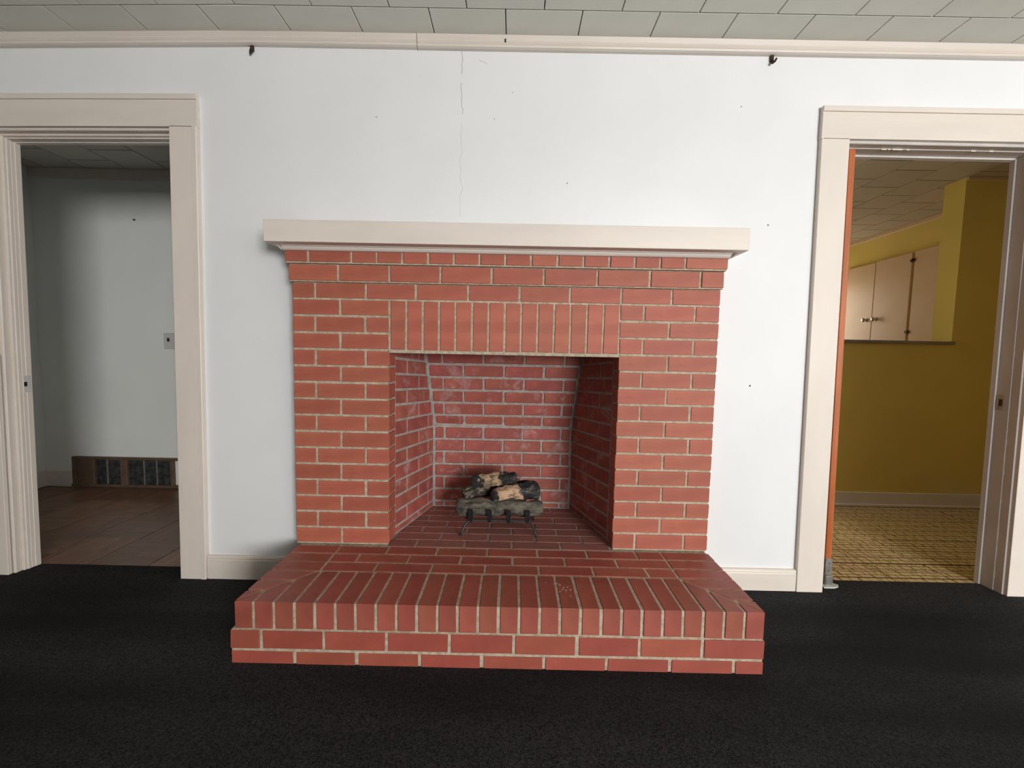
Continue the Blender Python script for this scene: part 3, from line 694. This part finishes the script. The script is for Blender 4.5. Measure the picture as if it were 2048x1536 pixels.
# floor rows continue the hearth pitch, clipped to the splay
FJ = [[19.86, 27.88, 35.79, 43.85, 52.1], [15.6, 23.5, 31.68, 39.75, 47.8], [19.7, 27.78, 35.71, 43.8], [23.7, 31.7, 39.8, 47.85], [19.74, 27.7, 35.7, 43.7], [23.7, 31.7, 39.8], [19.9, 27.7, 35.7, 43.7]]
def sx0(y): return 15.25 + (max(y, 3.8) - 3.8) * (4.05 / 14.45)
def sx1(y): return 52.3 - (max(y, 3.8) - 3.8) * (4.7 / 14.45)
for k, J in enumerate(FJ):
    ya = -8.55 + 2.675 * (k + 3) + .17; yb = -8.55 + 2.675 * (k + 4) - .17
    yb = min(yb, 18.1)
    xs = [None] + [j for j in J] + [None]
    for a, b in zip(xs[:-1], xs[1:]):
        if a is not None and (a + q > sx1(ya) - .3): continue
        if b is not None and (b - q < sx0(ya) + .3): continue
        la, lb = (sx0(ya), sx0(yb)) if a is None or a + q < sx0(yb) else (a + q, a + q)
        ra, rb = (sx1(ya), sx1(yb)) if b is None or b - q > sx1(yb) else (b - q, b - q)
        if ra - la < .5 or rb - lb < .2: continue
        poly_brick(firebox, [(la, ya), (ra, ya), (rb, yb), (lb, yb)], -3.5, 0, BRICKF, bev=.07)
# back wall courses
def zc(k): return 1.15 + 2.615 * k
ang = math.atan(0.27)
for k in range(0, 14):
    z0 = .15 if k == 0 else zc(k - 1) + .2; z1 = zc(k) - .2
    J = [25.5, 33.55, 41.5] if k % 2 else [21.45, 29.5, 37.55, 45.5]
    zm = (z0 + z1) / 2; ym = backY(zm)
    xa = 15.25 + (ym - 3.8) * (4.05 / 14.45) + .35; xb = 52.3 - (ym - 3.8) * (4.7 / 14.45) - .35
    edges = [xa] + [v for j in J if xa + .6 < j < xb - .6 for v in (j - .19, j + .19)] + [xb]
    for a, b in zip(edges[0::2], edges[1::2]):
        a += random.uniform(-.04, .04); b += random.uniform(-.04, .04)
        brick(firebox, a, b, ym, ym + 1.6, z0, z1, FBRICK, rot=(ang if zm > 18 else 0, 0, 0), bev=.14)
# side wall courses (course lines drop slightly towards the back)
def side(P0, P1, sgn):
    L = math.dist(P0, P1); th_ = math.atan2(P1[1] - P0[1], P1[0] - P0[0])
    ux, uy = (P1[0] - P0[0]) / L, (P1[1] - P0[1]) / L
    nx, ny = (uy, -ux) if sgn > 0 else (-uy, ux)          # points into the firebox
    for k in range(0, 13):
        zf0 = .15 if k == 0 else 1.3 + 2.69 * (k - 1) + .2; zf1 = 1.3 + 2.69 * k - .2
        zb0 = .15 if k == 0 else zc(k - 1) + .2; zb1 = zc(k) - .2
        Js = ([8.2] if False else []) 
        jy = [7.95, 15.9] if k % 2 else [12.1]
        js_ = [(y - P0[1]) / uy for y in jy]
        zm = (zf0 + zf1) / 2; Lb = (backY(zm) - P0[1]) / uy - .25
        js_ = [j for j in js_ if j < Lb - .5]
        edges = [.25] + [v for j in js_ for v in (j - .17, j + .17)] + [Lb]
        for a, b in zip(edges[0::2], edges[1::2]):
            ta, tb = a / L, b / L
            za0, za1 = zf0 + (zb0 - zf0) * ta, zf1 + (zb1 - zf1) * ta; zb_0, zb_1 = zf0 + (zb0 - zf0) * tb, zf1 + (zb1 - zf1) * tb
            ax, ay = P0[0] + ux * a, P0[1] + uy * a; bx, by = P0[0] + ux * b, P0[1] + uy * b
            o = 1.0; j_ = random.uniform(-.04, .04)
            f = lambda x, y, z, i: (x + nx * (j_ if i else -o), y + ny * (j_ if i else -o), z)
            bm = bmesh.new(); hexa(bm, [f(ax, ay, za0, 1), f(bx, by, zb_0, 1), f(bx, by, zb_0, 0), f(ax, ay, za0, 0), f(ax, ay, za1, 1), f(bx, by, zb_1, 1), f(bx, by, zb_1, 0), f(ax, ay, za1, 0)], .1)
            link('brick', bm, FBRICK, firebox)
side((15.2, 3.9), (19.25, 18.25), 1)
side((52.35, 3.9), (47.65, 18.25), -1)

# ================================================================ GRATE AND CERAMIC LOGS
gr = thing('fire_grate', V(33.5, 7, 0), 'small black iron fire grate standing on the firebox floor', 'grate')
bm = bmesh.new()
zb_ = 2.45
tube(bm, [(26.75, 3.9, .12), (26.95, 4.2, .7), (27.4, 4.7, 1.7), (27.9, 4.95, 2.25), (28.7, 5.05, zb_), (38.0, 5.05, zb_ + .05), (38.9, 4.95, 2.25), (39.4, 4.7, 1.7), (39.85, 4.2, .7), (40.05, 3.9, .12)], .22, 8)
link('front_leg_bar', bm, GREYM, gr, label='grey bent front bar with two splayed feet', smooth=True)
bm = bmesh.new()
tube(bm, [(26.9, 11.6, .12), (27.6, 11.2, 1.4), (28.6, 11, zb_), (38.2, 11, zb_), (39.2, 11.2, 1.4), (39.9, 11.6, .12)], .22, 8)
link('rear_leg_bar', bm, GREYM, gr, smooth=True)
for x in (28.35, 31.7, 35.05, 38.4):
    bm = bmesh.new(); xx = x
    sweep(bm, [[(xx + s_ * w_, yy - t_ * .0, zz + t_) for s_, t_ in ((-1, -.16), (1, -.16), (1, .16), (-1, .16))] for yy, zz, w_ in ((11.6, zb_ + .1, .2), (8, zb_ - .1, .2), (5.3, zb_ - .1, .24))])
    sweep(bm, [[(xx + s_ * w_, yy + t_, zz) for s_, t_ in ((-1, -.17), (1, -.17), (1, .17), (-1, .17))] for yy, zz, w_ in ((5.0, zb_ - .25, .26), (4.85, zb_ + .35, .38), (4.7, zb_ + 1.2, .42), (4.6, zb_ + 2.1, .38))])
    link('grate_bar', bm, BLACKM, gr)
def log(name, a, b, r, m, label, seed=0, cat='log', group=None, nseg=40, n=26, flat=1.0, bark=.24):
    a = Vector(a); b = Vector(b); L = (b - a).length; t = (b - a).normalized()
    u = t.cross(Vector((0, 0, 1))).normalized(); v = u.cross(t)
    bm = bmesh.new(); rings = []
    for i in range(nseg + 1):
        s = i / nseg; rr0 = (r[0] + (r[1] - r[0]) * s) * (1 - 0.25 * max(0, abs(s - .5) * 2 - .9) * 10)
        ring = []
        for k in range(n):
            A = k * 2 * math.pi / n
            nn = noise.noise(Vector((s * L * .35 + seed, math.cos(A) * 1.4, math.sin(A) * 1.4 + seed))) * .38 + noise.noise(Vector((s * L * .9 + seed, math.cos(A) * 3.5, math.sin(A) * 3.5))) * bark * 1.4
            rr = rr0 * (1 + nn)
            ring.append(tuple(Vector((0, 0, 0)) + (s - .5) * L * Vector((1, 0, 0)) + Vector((0, 1, 0)) * rr * math.cos(A) + Vector((0, 0, 1)) * rr * flat * math.sin(A)))
        rings.append(ring)
    R = [[bm.verts.new(Vector(p) * S) for p in rg] for rg in rings]
    for p, q_ in zip(R[:-1], R[1:]):
        for k in range(n): bm.faces.new((p[k], p[(k + 1) % n], q_[(k + 1) % n], q_[k]))
    bm.faces.new(R[0][::-1]); bm.faces.new(R[-1]); bmesh.ops.recalc_face_normals(bm, faces=bm.faces)
    me = bpy.data.meshes.new(name); bm.to_mesh(me); bm.free(); me.materials.append(m)
    for p in me.polygons: p.use_smooth = len(p.vertices) == 4
    o = bpy.data.objects.new(name, me); COL.objects.link(o)
    rot = Matrix((t, -u, v)).transposed()
    if rot.determinant() < 0: rot = Matrix((t, u, v)).transposed()
    o.matrix_world = Matrix.Translation(V(*((a + b) / 2))) @ rot.to_4x4()
    return tag(o, label, cat, group)
GL = log_mat('log_grey', (0.035, 0.030, 0.024), (0.16, 0.14, 0.11), 30, .40, .62)
BK = (0.012, 0.012, 0.013)
LB = log_mat('log_char', BK, (0.05, 0.046, 0.043), 40, .45, .62)
LL = log_mat('log_left', (0.018, 0.016, 0.014), (0.24, 0.19, 0.13), 48, .46, .62)
LR = log_mat('log_right', BK, (0.20, 0.17, 0.14), 46, .5, .66, mask=(-1.3, 2.1), tan=(0.52, 0.34, 0.22))
LT = log_mat('log_top', BK, (0.09, 0.085, 0.08), 60, .5, .66, mask=(-.5, 1.75), tan=(0.40, 0.28, 0.175))
g_ = 'ceramic logs on the fire grate'
log('fire_log', (25.6, 6.9, 4.15), (41.2, 6.5, 4.35), (1.45, 1.35), GL, 'long grey ceramic log lying in front behind the grate bars', 3, group=g_, bark=.16)
log('fire_log', (29.8, 12.2, 5.3), (39.3, 11.8, 6.9), (1.1, 0.95), LB, 'charred black log at the back of the grate', 9, group=g_)
log('fire_log', (26.6, 7.6, 6.0), (31.2, 10.4, 6.85), (1.15, 1.0), LL, 'short knotty log at the left end of the pile', 15, group=g_)
log('fire_log', (31.8, 7.2, 6.0), (40.6, 9.2, 6.75), (1.25, 1.45), LR, 'thick log with bare tan face and charred right end', 21, group=g_)
log('fire_log', (28.0, 9.2, 8.05), (36.4, 9.4, 9.0), (1.0, 1.15), LT, 'topmost log, tan in the middle with black ends', 33, group=g_)

# ================================================================ picture rail hooks
for x, zt, lb in ((-7.55, 80.5, 'small dark picture hook under the moulding left of the mantel'), (75.75, 80.4, 'small dark picture hook under the moulding right of the mantel')):
    bm = bmesh.new()
    box(bm, x - .28, x + .28, 3.25, 3.55, zt - .9, zt + .05, .04)
    tube(bm, [(x, 3.35, zt - .3), (x - .05, 3.3, zt - 1.1), (x - .1, 3.0, zt - 1.4), (x + .12, 2.7, zt - 1.3), (x + .3, 2.62, zt - .95)], .17, 8)
    tag(link('picture_hook', bm, BRONZE), lb, 'hook')
